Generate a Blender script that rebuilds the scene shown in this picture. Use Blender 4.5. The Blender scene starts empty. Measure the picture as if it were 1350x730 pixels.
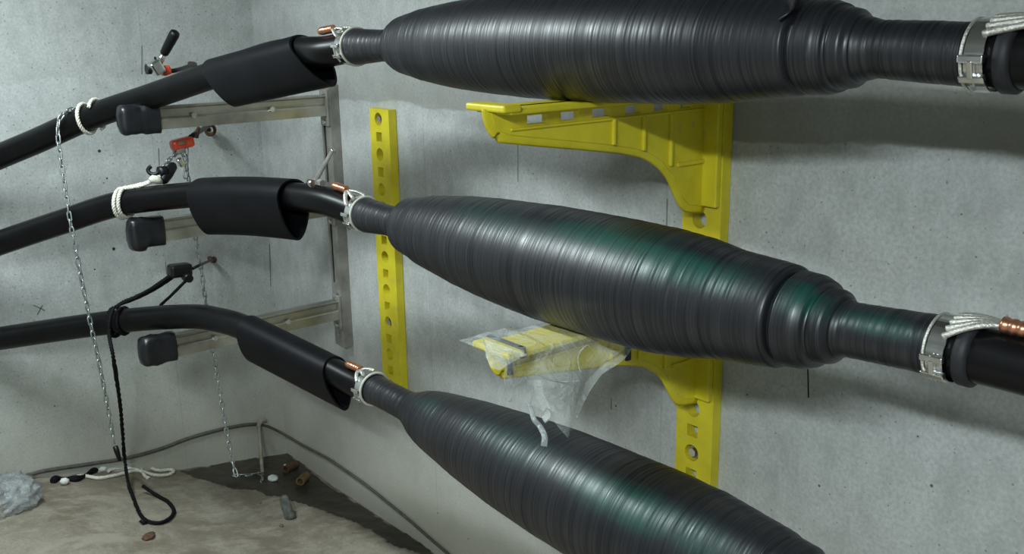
import bpy, bmesh, math, random
from mathutils import Vector, Matrix, noise as mnoise
random.seed(7)
sc = bpy.context.scene
COL = sc.collection

# ------------------------------------------------------------------ camera
F_PX, CX, CY = 1300.0, 675.0, 365.0
def ray_cam(px, py): return Vector((px - CX, -(py - CY), -F_PX))
_up = -ray_cam(750, 5300).normalized()
_x = -ray_cam(-450, 35).normalized()
_x = (_x - _up * _x.dot(_up)).normalized()
_y = _up.cross(_x)
ROT = Matrix((_x, _y, _up))                 # camera space -> world space
CAM = Vector((4.36366, -2.1, 2.16289))
cam = bpy.data.cameras.new('camera')
cam.sensor_width = 36.0
cam.lens = 36.0 * F_PX / 1350.0
cam.clip_start = 0.02
cam_ob = bpy.data.objects.new('camera', cam)
cam_ob.matrix_world = Matrix.Translation(CAM) @ ROT.to_4x4()
COL.objects.link(cam_ob)
sc.camera = cam_ob

def at(px, py, d):                          # world point seen at a pixel, d metres deep
    return CAM + (ROT @ ray_cam(px, py)) * (d / F_PX)
def onp(px, py, ax, val):                   # world point on an axis-aligned plane
    r = ROT @ ray_cam(px, py)
    return CAM + r * ((val - CAM[ax]) / r[ax])

# ------------------------------------------------------------------ world, light, exposure
w = bpy.data.worlds.new('world'); sc.world = w; w.use_nodes = True
w.node_tree.nodes['Background'].inputs[0].default_value = (0.55, 0.6, 0.6, 1)
w.node_tree.nodes['Background'].inputs[1].default_value = 0.2
sc.view_settings.view_transform = 'Standard'
sc.view_settings.look = 'None'
sc.view_settings.gamma = 1.0
sc.view_settings.use_curve_mapping = False
sc.view_settings.exposure = 0.0
sc.cycles.max_bounces = 7
sc.cycles.diffuse_bounces = 4
sc.cycles.glossy_bounces = 3
CEIL = 2.95
LAMPS = [(1.3, -1.65, 64.0), (4.3, -2.8, 132.0)]       # x, y, watts of the ceiling battens
LAMP_COL = (0.86, 0.985, 1.0)

# ------------------------------------------------------------------ materials
MATS = {}
class NT:
    def __init__(self, name):
        self.m = bpy.data.materials.new(name); self.m.use_nodes = True
        self.t = self.m.node_tree; self.b = self.t.nodes['Principled BSDF']
        self.tc = None
    def n(self, typ, **kw):
        o = self.t.nodes.new(typ)
        for k, v in kw.items(): setattr(o, k, v)
        return o
    def l(self, a, b): self.t.links.new(a, b)
    def coord(self, scale=(1, 1, 1), loc=(0, 0, 0)):
        if not self.tc: self.tc = self.n('ShaderNodeTexCoord')
        mp = self.n('ShaderNodeMapping')
        mp.inputs['Scale'].default_value = scale; mp.inputs['Location'].default_value = loc
        self.l(self.tc.outputs['Object'], mp.inputs['Vector'])
        return mp.outputs[0]
    def noise(self, vec, scale, detail=4, rough=0.55, dist=0.0):
        o = self.n('ShaderNodeTexNoise')
        o.inputs['Scale'].default_value = scale; o.inputs['Detail'].default_value = detail
        o.inputs['Roughness'].default_value = rough; o.inputs['Distortion'].default_value = dist
        self.l(vec, o.inputs['Vector']); return o.outputs['Fac']
    def ramp(self, fac, stops, interp='LINEAR'):
        o = self.n('ShaderNodeValToRGB'); cr = o.color_ramp; cr.interpolation = interp
        while len(cr.elements) < len(stops): cr.elements.new(0.5)
        for e, (p, c) in zip(cr.elements, stops):
            e.position = p; e.color = (c, c, c, 1) if not hasattr(c, '__len__') else (*c, 1)
        self.l(fac, o.inputs[0]); return o.outputs[0]
    def math(self, op, a, b=None, clamp=False):
        o = self.n('ShaderNodeMath', operation=op, use_clamp=clamp)
        for i, v in enumerate((a, b)):
            if v is None: continue
            if isinstance(v, (int, float)): o.inputs[i].default_value = v
            else: self.l(v, o.inputs[i])
        return o.outputs[0]
    def mix(self, fac, a, b, mode='MIX'):
        o = self.n('ShaderNodeMix', data_type='RGBA', blend_type=mode)
        for i, v in ((0, fac), (6, a), (7, b)):
            if isinstance(v, (int, float)): o.inputs[i].default_value = v
            elif isinstance(v, tuple): o.inputs[i].default_value = (*v, 1)
            else: self.l(v, o.inputs[i])
        return o.outputs[2]
    def bump(self, h, strength=0.3, dist=0.01):
        o = self.n('ShaderNodeBump'); o.inputs['Strength'].default_value = strength
        o.inputs['Distance'].default_value = dist
        self.l(h, o.inputs['Height']); self.l(o.outputs[0], self.b.inputs['Normal'])
    def set(self, **kw):
        for k, v in kw.items():
            k = {'base': 'Base Color', 'rough': 'Roughness', 'metal': 'Metallic', 'spec': 'Specular IOR Level'}.get(k, k)
            if isinstance(v, (int, float)): self.b.inputs[k].default_value = v
            elif isinstance(v, tuple): self.b.inputs[k].default_value = (*v, 1)
            else: self.l(v, self.b.inputs[k])
        return self.m

def simple(name, col, rough=0.5, metal=0.0, var=0.25, scale=30, bump=0.0, spec=0.5, stretch=(1, 1, 1)):
    t = NT(name); v = t.coord(stretch)
    nf = t.noise(v, scale, 5)
    lo = tuple(c * (1 - var) for c in col); hi = tuple(min(1, c * (1 + var)) for c in col)
    t.set(base=t.ramp(nf, [(0.3, lo), (0.7, hi)]), rough=rough, metal=metal, spec=spec)
    if bump: t.bump(nf, bump, 0.004)
    return t.m

def concrete(name, base, kind):
    t = NT(name); v = t.coord()
    big = t.noise(v, 1.1, 4, 0.6); mid = t.noise(v, 6, 7, 0.68, 0.6 if kind != 'floor' else 0.1); fine = t.noise(v, 95, 5, 0.65)
    streakv = t.coord((6, 6, 1.1) if kind != 'floor' else (2, 3, 1))
    streak = t.noise(streakv, 3, 4, 0.6)
    c = tuple(base)
    col = t.mix(t.ramp(big, [(0.32, 0.0), (0.68, 1.0)]), tuple(x * 0.80 for x in c), tuple(x * 1.14 for x in c))
    col = t.mix(t.ramp(mid, [(0.42, 0.0), (0.62, 0.55)]), col, tuple(x * y for x, y in zip(c, (0.74, 0.76, 0.74))))
    col = t.mix(t.ramp(streak, [(0.50, 0.0), (0.70, 0.30)]), col, tuple(min(1, x * 1.28) for x in c))
    blot = t.noise(t.coord((1, 1, 0.8), (5, 1, 2)), 13, 7, 0.7, 0.3)
    col = t.mix(t.ramp(blot, [(0.40, 0.0), (0.60, 0.42)]), col, tuple(min(1, x * 1.3) for x in c))
    col = t.mix(t.ramp(fine, [(0.40, 0.0), (0.66, 0.50)]), col, tuple(x * 0.6 for x in c))
    # blow holes: sparse small dark pits
    vo = t.n('ShaderNodeTexVoronoi'); vo.inputs['Scale'].default_value = 24 if kind != 'floor' else 26
    t.l(v, vo.inputs['Vector'])
    sep = t.n('ShaderNodeSeparateColor'); t.l(vo.outputs['Color'], sep.inputs[0])
    size = t.math('MULTIPLY', t.math('SUBTRACT', sep.outputs[0], 0.66, True), 0.26)
    pit = t.math('GREATER_THAN', size, vo.outputs['Distance'])
    vo2 = t.n('ShaderNodeTexVoronoi'); vo2.inputs['Scale'].default_value = 75
    t.l(v, vo2.inputs['Vector'])
    sep2 = t.n('ShaderNodeSeparateColor'); t.l(vo2.outputs['Color'], sep2.inputs[0])
    pit2 = t.math('GREATER_THAN', t.math('MULTIPLY', t.math('SUBTRACT', sep2.outputs[0], 0.82, True), 1.3), vo2.outputs['Distance'])
    pits = t.math('MAXIMUM', t.math('MULTIPLY', pit, 0.7), t.math('MULTIPLY', pit2, 0.55))
    col = t.mix(pits, col, tuple(x * 0.25 for x in c))
    xyz = t.n('ShaderNodeSeparateXYZ'); t.l(t.tc.outputs['Object'], xyz.inputs[0])
    if kind in ('right', 'back'):
        wob = t.noise(t.coord((1, 1, 0.2)), 2.2, 3, 0.5)
        wob2 = t.noise(t.coord((1, 1, 1)), 9, 3, 0.5)
        wv = t.math('ADD', t.math('MULTIPLY', t.math('SUBTRACT', wob, 0.5), 0.16), t.math('MULTIPLY', t.math('SUBTRACT', wob2, 0.5), 0.02))
        zz = t.math('ADD', xyz.outputs[2], wv)
        z0 = 1.852 if kind == 'right' else 1.94
        # laitance left at the pour line: crisp lower edge, fading upwards
        mr = t.n('ShaderNodeMapRange'); t.l(zz, mr.inputs[0])
        mr.inputs[1].default_value = z0; mr.inputs[2].default_value = z0 + 0.008
        mr2 = t.n('ShaderNodeMapRange'); t.l(zz, mr2.inputs[0])
        mr2.inputs[1].default_value = z0 + 0.02; mr2.inputs[2].default_value = z0 + 0.34
        mr2.inputs[3].default_value = 1.0; mr2.inputs[4].default_value = 0.0
        m = t.math('MULTIPLY', mr.outputs[0], mr2.outputs[0])
        patch = t.ramp(t.noise(t.coord((0.9, 0.9, 0.5), (0.3, 0, 0)), 1.3, 3), [(0.35, 0.45), (0.6, 1.0)])
        m = t.math('MULTIPLY', m, patch)
        col = t.mix(t.math('MULTIPLY', m, 0.85 if kind == 'right' else 0.16), col, tuple(x * y for x, y in zip(c, (0.52, 0.49, 0.43))))
        # lower wall: splashed brownish cement bloom
        ml = t.n('ShaderNodeMapRange'); t.l(zz, ml.inputs[0])
        ml.inputs[1].default_value = 0.95; ml.inputs[2].default_value = 0.15
        col = t.mix(t.math('MULTIPLY', ml.outputs[0], 0.75), col, tuple(x * y for x, y in zip(c, (0.80, 0.735, 0.60))))
        # formwork joints, thin darker vertical seams
        ax = 0 if kind == 'right' else 1
        for pos in ((1.34, 2.53, 4.3) if kind == 'right' else (-0.52, -1.5, -2.4)):
            dd = t.math('ABSOLUTE', t.math('SUBTRACT', xyz.outputs[ax], pos))
            ln = t.math('LESS_THAN', t.math('ADD', dd, t.math('MULTIPLY', fine, 0.006)), 0.005)
            col = t.mix(t.math('MULTIPLY', ln, 0.35), col, tuple(x * 0.5 for x in c))
    if kind == 'floor':
        dirt = t.noise(v, 3.2, 9, 0.72, 0.25)
        col = t.mix(t.ramp(dirt, [(0.44, 0.0), (0.58, 0.8)]), col, tuple(x * y for x, y in zip(c, (0.54, 0.51, 0.45))))
        col = t.mix(t.ramp(t.noise(t.coord((1.6, .7, 1), (2, 0, 0)), 6, 7, 0.72), [(0.50, 0.0), (0.62, 0.6)]), col, tuple(x * 1.25 for x in c))
    h = t.math('ADD', t.math('MULTIPLY', mid, 0.7), t.math('SUBTRACT', t.math('MULTIPLY', fine, 0.35), t.math('MULTIPLY', pits, 1.0)))
    t.set(base=col, rough=0.88, spec=0.25); t.bump(h, 0.35 if kind != 'floor' else 0.7, 0.006)
    return t.m

def tape_mat(name, lift=1.0, sheens=()):
    """black winding tape; dyes = (centre, radii, strength) of green reflection patches painted into the tape colour"""
    t = NT(name)
    ring = t.noise(t.coord((260, 1.0, 1.0)), 1.0, 4, 0.75)
    lap = t.noise(t.coord((80, 0.8, 0.8), (9, 0, 0)), 1.0, 3, 0.7)
    mixr = t.math('ADD', t.math('MULTIPLY', ring, 0.65), t.math('MULTIPLY', lap, 0.35))
    lo, hi = (0.0035, 0.0035, 0.0052), (0.0125, 0.0125, 0.0175)
    col = t.ramp(mixr, [(0.36, tuple(x * lift for x in lo)), (0.62, tuple(x * lift for x in hi))])
    if sheens:
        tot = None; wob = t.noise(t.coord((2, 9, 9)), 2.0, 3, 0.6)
        for c, rad, st in sheens:
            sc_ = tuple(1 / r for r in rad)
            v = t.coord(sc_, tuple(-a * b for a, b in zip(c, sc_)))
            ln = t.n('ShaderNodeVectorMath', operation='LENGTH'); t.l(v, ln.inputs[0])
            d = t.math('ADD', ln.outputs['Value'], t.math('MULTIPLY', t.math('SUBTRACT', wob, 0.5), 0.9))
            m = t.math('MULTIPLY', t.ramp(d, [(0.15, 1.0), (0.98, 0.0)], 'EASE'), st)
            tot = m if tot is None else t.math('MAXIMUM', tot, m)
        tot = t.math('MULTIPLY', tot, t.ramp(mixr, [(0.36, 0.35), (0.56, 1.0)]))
        col = t.mix(tot, col, (0.003, 0.062, 0.047))  # reflected green is mixed straight into the base colour
    rg = t.ramp(mixr, [(0.36, 0.50), (0.62, 0.34)])
    t.set(base=col, rough=rg, spec=t.ramp(mixr, [(0.36, 0.32), (0.6, 0.85)]))
    t.bump(t.math('ADD', t.math('MULTIPLY', ring, 0.7), t.math('MULTIPLY', lap, 0.6)), 0.16, 0.0014)
    return t.m

def build_mats():
    M = MATS
    M['wall_right'] = concrete('concrete_right', (0.475, 0.488, 0.482), 'right')
    M['wall_back'] = concrete('concrete_back', (0.455, 0.472, 0.464), 'back')
    M['wall'] = concrete('concrete_plain', (0.27, 0.28, 0.275), 'plain')
    M['floor'] = concrete('concrete_floor', (0.27, 0.24, 0.195), 'floor')
    M['tape1'] = tape_mat('tape_black', 1.1)
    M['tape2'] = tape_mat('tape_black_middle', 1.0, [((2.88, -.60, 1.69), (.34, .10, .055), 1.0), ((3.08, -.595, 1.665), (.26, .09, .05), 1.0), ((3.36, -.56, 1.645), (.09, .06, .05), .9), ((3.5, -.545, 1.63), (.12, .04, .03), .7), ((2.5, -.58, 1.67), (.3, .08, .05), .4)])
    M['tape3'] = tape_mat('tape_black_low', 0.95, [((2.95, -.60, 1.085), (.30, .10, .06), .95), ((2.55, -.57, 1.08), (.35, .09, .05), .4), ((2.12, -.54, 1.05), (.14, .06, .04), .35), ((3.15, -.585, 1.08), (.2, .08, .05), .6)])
    M['cable'] = simple('cable_jacket', (0.0035, 0.0035, 0.004), 0.33, var=0.3, scale=14, bump=0.05, spec=0.25)
    M['rubber'] = simple('rubber_sheet', (0.0042, 0.0042, 0.0055), 0.45, var=0.3, scale=10, bump=0.04, spec=0.16)
    M['black'] = simple('black_plastic', (0.004, 0.004, 0.005), 0.42, spec=0.3)
    M['black_tape'] = simple('black_wrap_tape', (0.008, 0.0085, 0.011), 0.36, var=0.4, scale=22, bump=0.25)
    M['black_rope'] = simple('black_rope_fibre', (0.004, 0.004, 0.005), 0.7, scale=200, bump=0.3, spec=0.15)
    M['grey_rubber'] = simple('grey_rubber_ring', (0.018, 0.018, 0.021), 0.55, spec=0.3)
    M['steel'] = simple('dull_steel', (0.30, 0.285, 0.26), 0.5, 0.45, 0.3, 12, 0.08)
    M['steel_arm'] = simple('galvanised_arm', (0.42, 0.40, 0.35), 0.32, 0.85, 0.3, 9, 0.05)
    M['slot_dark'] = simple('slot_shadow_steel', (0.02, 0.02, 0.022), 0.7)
    M['chrome'] = simple('bright_steel', (0.72, 0.72, 0.71), 0.22, 1.0, 0.12, 40)
    M['zinc'] = simple('zinc_chain', (0.34, 0.37, 0.37), 0.36, 0.8, 0.25, 60)
    M['braid'] = simple('tinned_braid', (0.62, 0.60, 0.55), 0.42, 0.75, 0.35, 260, 0.6)
    M['cream'] = simple('cream_band', (0.50, 0.49, 0.43), 0.5)
    M['copper'] = simple('copper_lug', (0.62, 0.27, 0.16), 0.32, 0.9, 0.2, 40)
    M['rust'] = simple('rusty_iron', (0.095, 0.045, 0.025), 0.85, 0.1, 0.4, 60, 0.4)
    M['rope'] = simple('white_rope', (0.62, 0.60, 0.52), 0.85, var=0.3, scale=180, bump=0.6)
    M['orange'] = simple('orange_paint', (0.55, 0.055, 0.022), 0.38, var=0.25, scale=30)
    M['stone'] = simple('grey_stone', (0.085, 0.09, 0.08), 0.8, var=0.5, scale=40, bump=0.6)
    M['brown'] = simple('brown_paper_tube', (0.17, 0.105, 0.05), 0.8, var=0.35, scale=40)
    M['cord'] = simple('grey_cord', (0.08, 0.073, 0.064), 0.8, var=0.3, scale=40, bump=0.3)
    M['beige_pipe'] = simple('beige_conduit', (0.24, 0.215, 0.165), 0.7, var=0.3, scale=40)
    M['white_plastic'] = simple('white_plastic', (0.66, 0.68, 0.66), 0.5)
    M['crack'] = simple('crack_dark', (0.03, 0.03, 0.03), 0.9)
    M['pencil'] = simple('pencil_grey', (0.12, 0.13, 0.12), 0.9)
    # yellow fibreglass with scuffs
    t = NT('yellow_fibreglass'); v = t.coord()
    n1 = t.noise(v, 9, 5, 0.6); n2 = t.noise(t.coord((1, 1, 1), (4, 2, 0)), 14, 6, 0.7)
    col = t.ramp(n1, [(0.3, (0.58, 0.48, 0.018)), (0.7, (0.74, 0.64, 0.03))])
    col = t.mix(t.ramp(n2, [(0.60, 0.0), (0.72, 0.65)]), col, (0.42, 0.36, 0.16))
    M['yellow'] = t.set(base=col, rough=0.48, spec=0.4)
    # wet floor
    t = NT('wet_floor'); v = t.coord(); n1 = t.noise(v, 7, 5, 0.65)
    t.set(base=t.ramp(n1, [(0.3, (0.020, 0.016, 0.011)), (0.75, (0.05, 0.04, 0.028))]), rough=0.36, spec=0.5)
    t.bump(t.noise(v, 40, 4), 0.25, 0.004); M['wet'] = t.m
    # clear film
    for nm, key, alpha, rg, cc in (('clear_film', 'film', 0.29, 0.14, (0.80, 0.85, 0.83)), ('milky_bag', 'bag', 0.46, 0.2, (0.40, 0.43, 0.44))):
        t = NT(nm); v = t.coord(); n1 = t.noise(v, 18, 4, 0.6, 1.5)
        a = t.ramp(n1, [(0.3, alpha * 0.6), (0.72, min(1, alpha * 1.55))])
        t.set(base=cc, rough=rg, spec=0.8, Alpha=a)
        t.bump(n1, 0.6, 0.02); M[key] = t.m
    # lamp tube
    t = NT('lamp_tube'); t.set(base=(0.9, 0.9, 0.9), rough=0.4)
    t.b.inputs['Emission Color'].default_value = (*LAMP_COL, 1); t.b.inputs['Emission Strength'].default_value = 6.0
    M['tube'] = t.m
    M['enamel'] = simple('white_enamel', (0.75, 0.76, 0.75), 0.4)
build_mats()

# ------------------------------------------------------------------ mesh helpers
class MB:
    def __init__(self): self.v = []; self.f = []; self.s = []
    def add(self, vs, fs, smooth=True):
        b = len(self.v); self.v += [tuple(x) for x in vs]
        self.f += [tuple(i + b for i in f) for f in fs]; self.s += [smooth] * len(fs); return self
    def tube(self, path, r, seg=12, caps=True, closed=False, sx=1.0, smooth=True, ref=None, rfun=None):
        P = [Vector(p) for p in path]; n = len(P)
        R = r if hasattr(r, '__len__') else [r] * n
        T = []
        for i in range(n):
            a = P[(i - 1) % n] if (closed or i > 0) else P[i]; b = P[(i + 1) % n] if (closed or i < n - 1) else P[i]
            T.append((b - a).normalized() if (b - a).length > 1e-9 else Vector((0, 0, 1)))
        u = Vector(ref) if ref else (Vector((0, 0, 1)) if abs(T[0].z) < 0.9 else Vector((1, 0, 0)))
        vs = []
        for i in range(n):
            if ref: u = Vector(ref)
            u = (u - T[i] * u.dot(T[i])).normalized(); s = T[i].cross(u)
            for k in range(seg):
                a = 2 * math.pi * k / seg
                rr = R[i] if rfun is None else R[i] * rfun(i, a)
                vs.append(P[i] + u * (math.cos(a) * rr) + s * (math.sin(a) * rr * sx))
        fs = []
        for i in range(n if closed else n - 1):
            j = (i + 1) % n
            for k in range(seg):
                k2 = (k + 1) % seg
                fs.append((i * seg + k, i * seg + k2, j * seg + k2, j * seg + k))
        self.add(vs, fs, smooth)
        if caps and not closed:
            b = len(self.v) - len(vs)
            self.f.append(tuple(b + k for k in reversed(range(seg)))); self.s.append(False)
            self.f.append(tuple(b + (n - 1) * seg + k for k in range(seg))); self.s.append(False)
        return self
    def box(self, c, size, rot=None, bev=0.0, smooth=False):
        bm = bmesh.new(); bmesh.ops.create_cube(bm, size=1.0)
        for v in bm.verts: v.co = Vector((v.co.x * size[0], v.co.y * size[1], v.co.z * size[2]))
        if bev: bmesh.ops.bevel(bm, geom=list(bm.edges), offset=bev, segments=2, affect='EDGES', profile=0.5)
        m = Matrix.Translation(Vector(c)) @ (rot.to_4x4() if rot else Matrix())
        bm.verts.index_update()
        self.add([m @ v.co for v in bm.verts], [tuple(v.index for v in f.verts) for f in bm.faces], smooth)
        bm.free(); return self
    def plate(self, outer, holes, h, frame):
        """flat plate with through holes; frame = (origin, u, v, n); thick h along n"""
        o, u, v, n = [Vector(x) for x in frame]
        bm = bmesh.new(); loops = []
        for lp in [outer] + holes:
            vs = [bm.verts.new((p[0], p[1], 0)) for p in lp]
            loops.append(vs)
            for i in range(len(vs)): bm.edges.new((vs[i], vs[(i + 1) % len(vs)]))
        bmesh.ops.triangle_fill(bm, use_beauty=True, use_dissolve=False, edges=list(bm.edges), normal=(0, 0, 1))
        bm.verts.index_update(); N = len(bm.verts)
        base = [o + u * q.co.x + v * q.co.y for q in bm.verts]
        vs = base + [p + n * h for p in base]; fs = []
        for f in bm.faces:
            idx = [q.index for q in f.verts]; fs.append(tuple(idx)); fs.append(tuple(i + N for i in reversed(idx)))
        for lp in loops:
            for i in range(len(lp)):
                a, b = lp[i].index, lp[(i + 1) % len(lp)].index; fs.append((a, b, b + N, a + N))
        bm.free(); return self.add(vs, fs, False)
    def mesh(self, name):
        me = bpy.data.meshes.new(name); me.from_pydata(self.v, [], self.f); me.update()
        me.polygons.foreach_set('use_smooth', self.s)
        bm = bmesh.new(); bm.from_mesh(me); bmesh.ops.recalc_face_normals(bm, faces=list(bm.faces)); bm.to_mesh(me); bm.free()
        return me
    def build(self, name, mat, parent=None, label=None):
        me = self.mesh(name); me.materials.append(MATS[mat])
        o = bpy.data.objects.new(name, me); COL.objects.link(o)
        if parent is not None:
            o.parent = parent; pw = parent_world(parent)
            o.location = -pw
        if label: o['label'] = label
        return o

_world = {}
def parent_world(p):
    t = Vector(p.location); q = p.parent
    while q is not None: t += Vector(q.location); q = q.parent
    return t
def thing(name, label, cat, loc, group=None):
    o = bpy.data.objects.new(name, None); COL.objects.link(o); o.empty_display_size = 0.05
    o.location = loc; return tag(o, label, cat, group)
def tag(o, label, cat, group=None, kind=None):
    o['label'] = label; o['category'] = cat
    if group: o['group'] = group
    if kind: o['kind'] = kind
    return o
def struct(o, label, cat):
    o['label'] = label; o['category'] = cat; o['kind'] = 'structure'; return o
def spline(pts, n=8, closed=False):
    P = [Vector(p) for p in pts]; out = []; N = len(P)
    for i in range(N if closed else N - 1):
        if closed: a, b, c, d = P[(i - 1) % N], P[i], P[(i + 1) % N], P[(i + 2) % N]
        else: a, b, c, d = P[max(i - 1, 0)], P[i], P[i + 1], P[min(i + 2, N - 1)]
        for k in range(n):
            t = k / n
            out.append(0.5 * ((2 * b) + (c - a) * t + (2 * a - 5 * b + 4 * c - d) * t * t + (3 * b - a - 3 * c + d) * t ** 3))
    if not closed: out.append(P[-1].copy())
    return out
def interp(x, kn):
    if x <= kn[0][0]: return kn[0][1]
    for (a, p), (b, q) in zip(kn, kn[1:]):
        if x <= b: return p + (q - p) * (x - a) / (b - a)
    return kn[-1][1]
def circ(cx, cy, r, n=14): return [(cx + r * math.cos(2 * math.pi * k / n), cy + r * math.sin(2 * math.pi * k / n)) for k in range(n)]
def rect(cx, cy, a, b): return [(cx - a, cy - b), (cx + a, cy - b), (cx + a, cy + b), (cx - a, cy + b)]
X3, Y3, Z3 = Vector((1, 0, 0)), Vector((0, 1, 0)), Vector((0, 0, 1))

# ------------------------------------------------------------------ the room
RX, RY = 6.2, -3.9
struct(MB().box((RX / 2, 0.1, CEIL / 2 - 0.2), (RX + 0.4, 0.2, CEIL + 0.4)).build('wall_right', 'wall_right'), 'long bare concrete wall behind the three cable joints', 'wall')
struct(MB().box((-0.1, RY / 2, CEIL / 2 - 0.2), (0.2, -RY, CEIL + 0.4)).build('wall_back', 'wall_back'), 'bare concrete end wall behind the bent cables', 'wall')
struct(MB().box((RX / 2, RY - 0.1, CEIL / 2 - 0.2), (RX + 0.4, 0.2, CEIL + 0.4)).build('wall_left', 'wall'), 'bare concrete wall opposite the cable racks', 'wall')
struct(MB().box((RX + 0.1, RY / 2, CEIL / 2 - 0.2), (0.2, -RY, CEIL + 0.4)).build('wall_front', 'wall'), 'bare concrete end wall behind the camera', 'wall')
struct(MB().box((RX / 2, RY / 2, CEIL + 0.1), (RX + 0.4, -RY + 0.4, 0.2)).build('ceiling', 'wall'), 'bare concrete ceiling of the cable chamber', 'ceiling')
wall_right = bpy.data.objects['wall_right']; wall_back = bpy.data.objects['wall_back']

FK = [(0, 0), (.226, .04), (.4, .062), (.546, .09), (.924, .195), (1.234, .27), (1.9, .33), (3.4, .33)]
def fh(x, y):
    z = interp(-y, FK)
    p = Vector((x, y, 0))
    return z + 0.010 * mnoise.noise(p * 3.1) + 0.005 * mnoise.noise(p * 9.7) + 0.0025 * mnoise.noise(p * 27)
def floor_at(px, py):
    r = ROT @ ray_cam(px, py); t = 0.5 / 1300
    lo, hi = 0.3 / F_PX, 9.0 / F_PX
    for _ in range(60):
        m = (lo + hi) / 2; p = CAM + r * m
        if p.z > fh(p.x, p.y): lo = m
        else: hi = m
    p = CAM + r * hi; p.z = fh(p.x, p.y); return p
mb = MB(); nx, ny = 200, 130; vs = []; fs = []
for i in range(nx + 1):
    for j in range(ny + 1):
        x = RX * (i / nx); y = RY * (j / ny); vs.append((x, y, fh(x, y)))
for i in range(nx):
    for j in range(ny):
        a = i * (ny + 1) + j; fs.append((a, a + 1, a + ny + 2, a + ny + 1))
mb.add(vs, fs, True)
bz = len(vs)
struct(mb.build('floor', 'floor'), 'rough dusty cement floor sloping to the corner', 'floor')

# marks on the walls
def wall_strip(name, p, q, wd, wall, mat, nrm):
    p, q = Vector(p), Vector(q); d = (q - p).normalized(); s = d.cross(Vector(nrm)).normalized() * wd / 2; n = Vector(nrm) * 0.0012
    MB().add([p - s, p + s, q + s, q - s, p - s + n, p + s + n, q + s + n, q - s + n],
             [(4, 5, 6, 7), (0, 1, 5, 4), (1, 2, 6, 5), (2, 3, 7, 6), (3, 0, 4, 7)], False).build(name, mat, wall)
for a, b in (((1065, 480), (1066, 524)), ((880, 262), (879, 300)), ((683, 188), (683, 240)), ((806, 525), (806, 540))):
    wall_strip('crack', onp(*a, 1, 0), onp(*b, 1, 0), 0.0035 if a[0] == 1065 else 0.002, wall_right, 'crack' if a[0] == 1065 else 'pencil', (0, -1, 0))
for a, b in (((355, 322), (357, 378)), ((187, 60), (187, 98)), ((209, 195), (210, 222)), ((218, 345), (220, 362))):
    wall_strip('crack', onp(*a, 0, 0), onp(*b, 0, 0), 0.003, wall_back, 'pencil', (1, 0, 0))
for a, b in (((44, 402), (59, 409)), ((56, 402), (49, 415))):
    wall_strip('chalk_cross', onp(*a, 0, 0), onp(*b, 0, 0), 0.004, wall_back, 'pencil', (1, 0, 0))
for q, r in (((131, 199), .009), ((150, 328), .010), ((141, 235), .005), ((125, 355), .005), ((72, 535), .004), ((305, 204), .004)):
    c = onp(*q, 0, 0); MB().tube([c, c + X3 * 0.0015], [r * .75, r * .6], 9).build('anchor_hole', 'crack', wall_back)
for q, r in (((1228, 640), .006), ((1080, 640), .005), ((1210, 575), .004), ((812, 535), .005), ((985, 520), .004), ((580, 560), .004), ((577, 676), .005), ((617, 710), .004)):
    c = onp(*q, 1, 0); MB().tube([c, c - Y3 * 0.0015], [r * .7, r * .5], 9).build('blow_hole', 'pencil', wall_right)

# ceiling battens (above the frame): real lamps of the chamber
for i, (lx, ly, wt) in enumerate(LAMPS):
    g = thing('ceiling_light', ['twin tube ceiling batten nearer the end wall', 'twin tube ceiling batten nearer the camera'][i], 'ceiling light', (lx, ly, CEIL), 'ceiling battens')
    MB().box((lx, ly, CEIL - 0.03), (1.3, 0.16, 0.06), bev=0.008).build('housing', 'enamel', g)
    for s in (-1, 1):
        MB().tube([(lx - 0.6, ly + s * 0.045, CEIL - 0.08), (lx + 0.6, ly + s * 0.045, CEIL - 0.08)], 0.014, 10).build('lamp_tube', 'tube', g)
        for e in (-1, 1): MB().box((lx + e * 0.61, ly + s * 0.045, CEIL - 0.075), (0.02, 0.036, 0.04), bev=0.004).build('tube_holder', 'enamel', g)
    L = bpy.data.lights.new('batten_light', 'AREA'); L.shape = 'RECTANGLE'; L.size = 1.2; L.size_y = 0.14
    L.energy = wt; L.color = LAMP_COL
    lo = bpy.data.objects.new('batten_light', L); COL.objects.link(lo); lo.parent = g; lo.location = (0, 0, -0.105)

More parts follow.
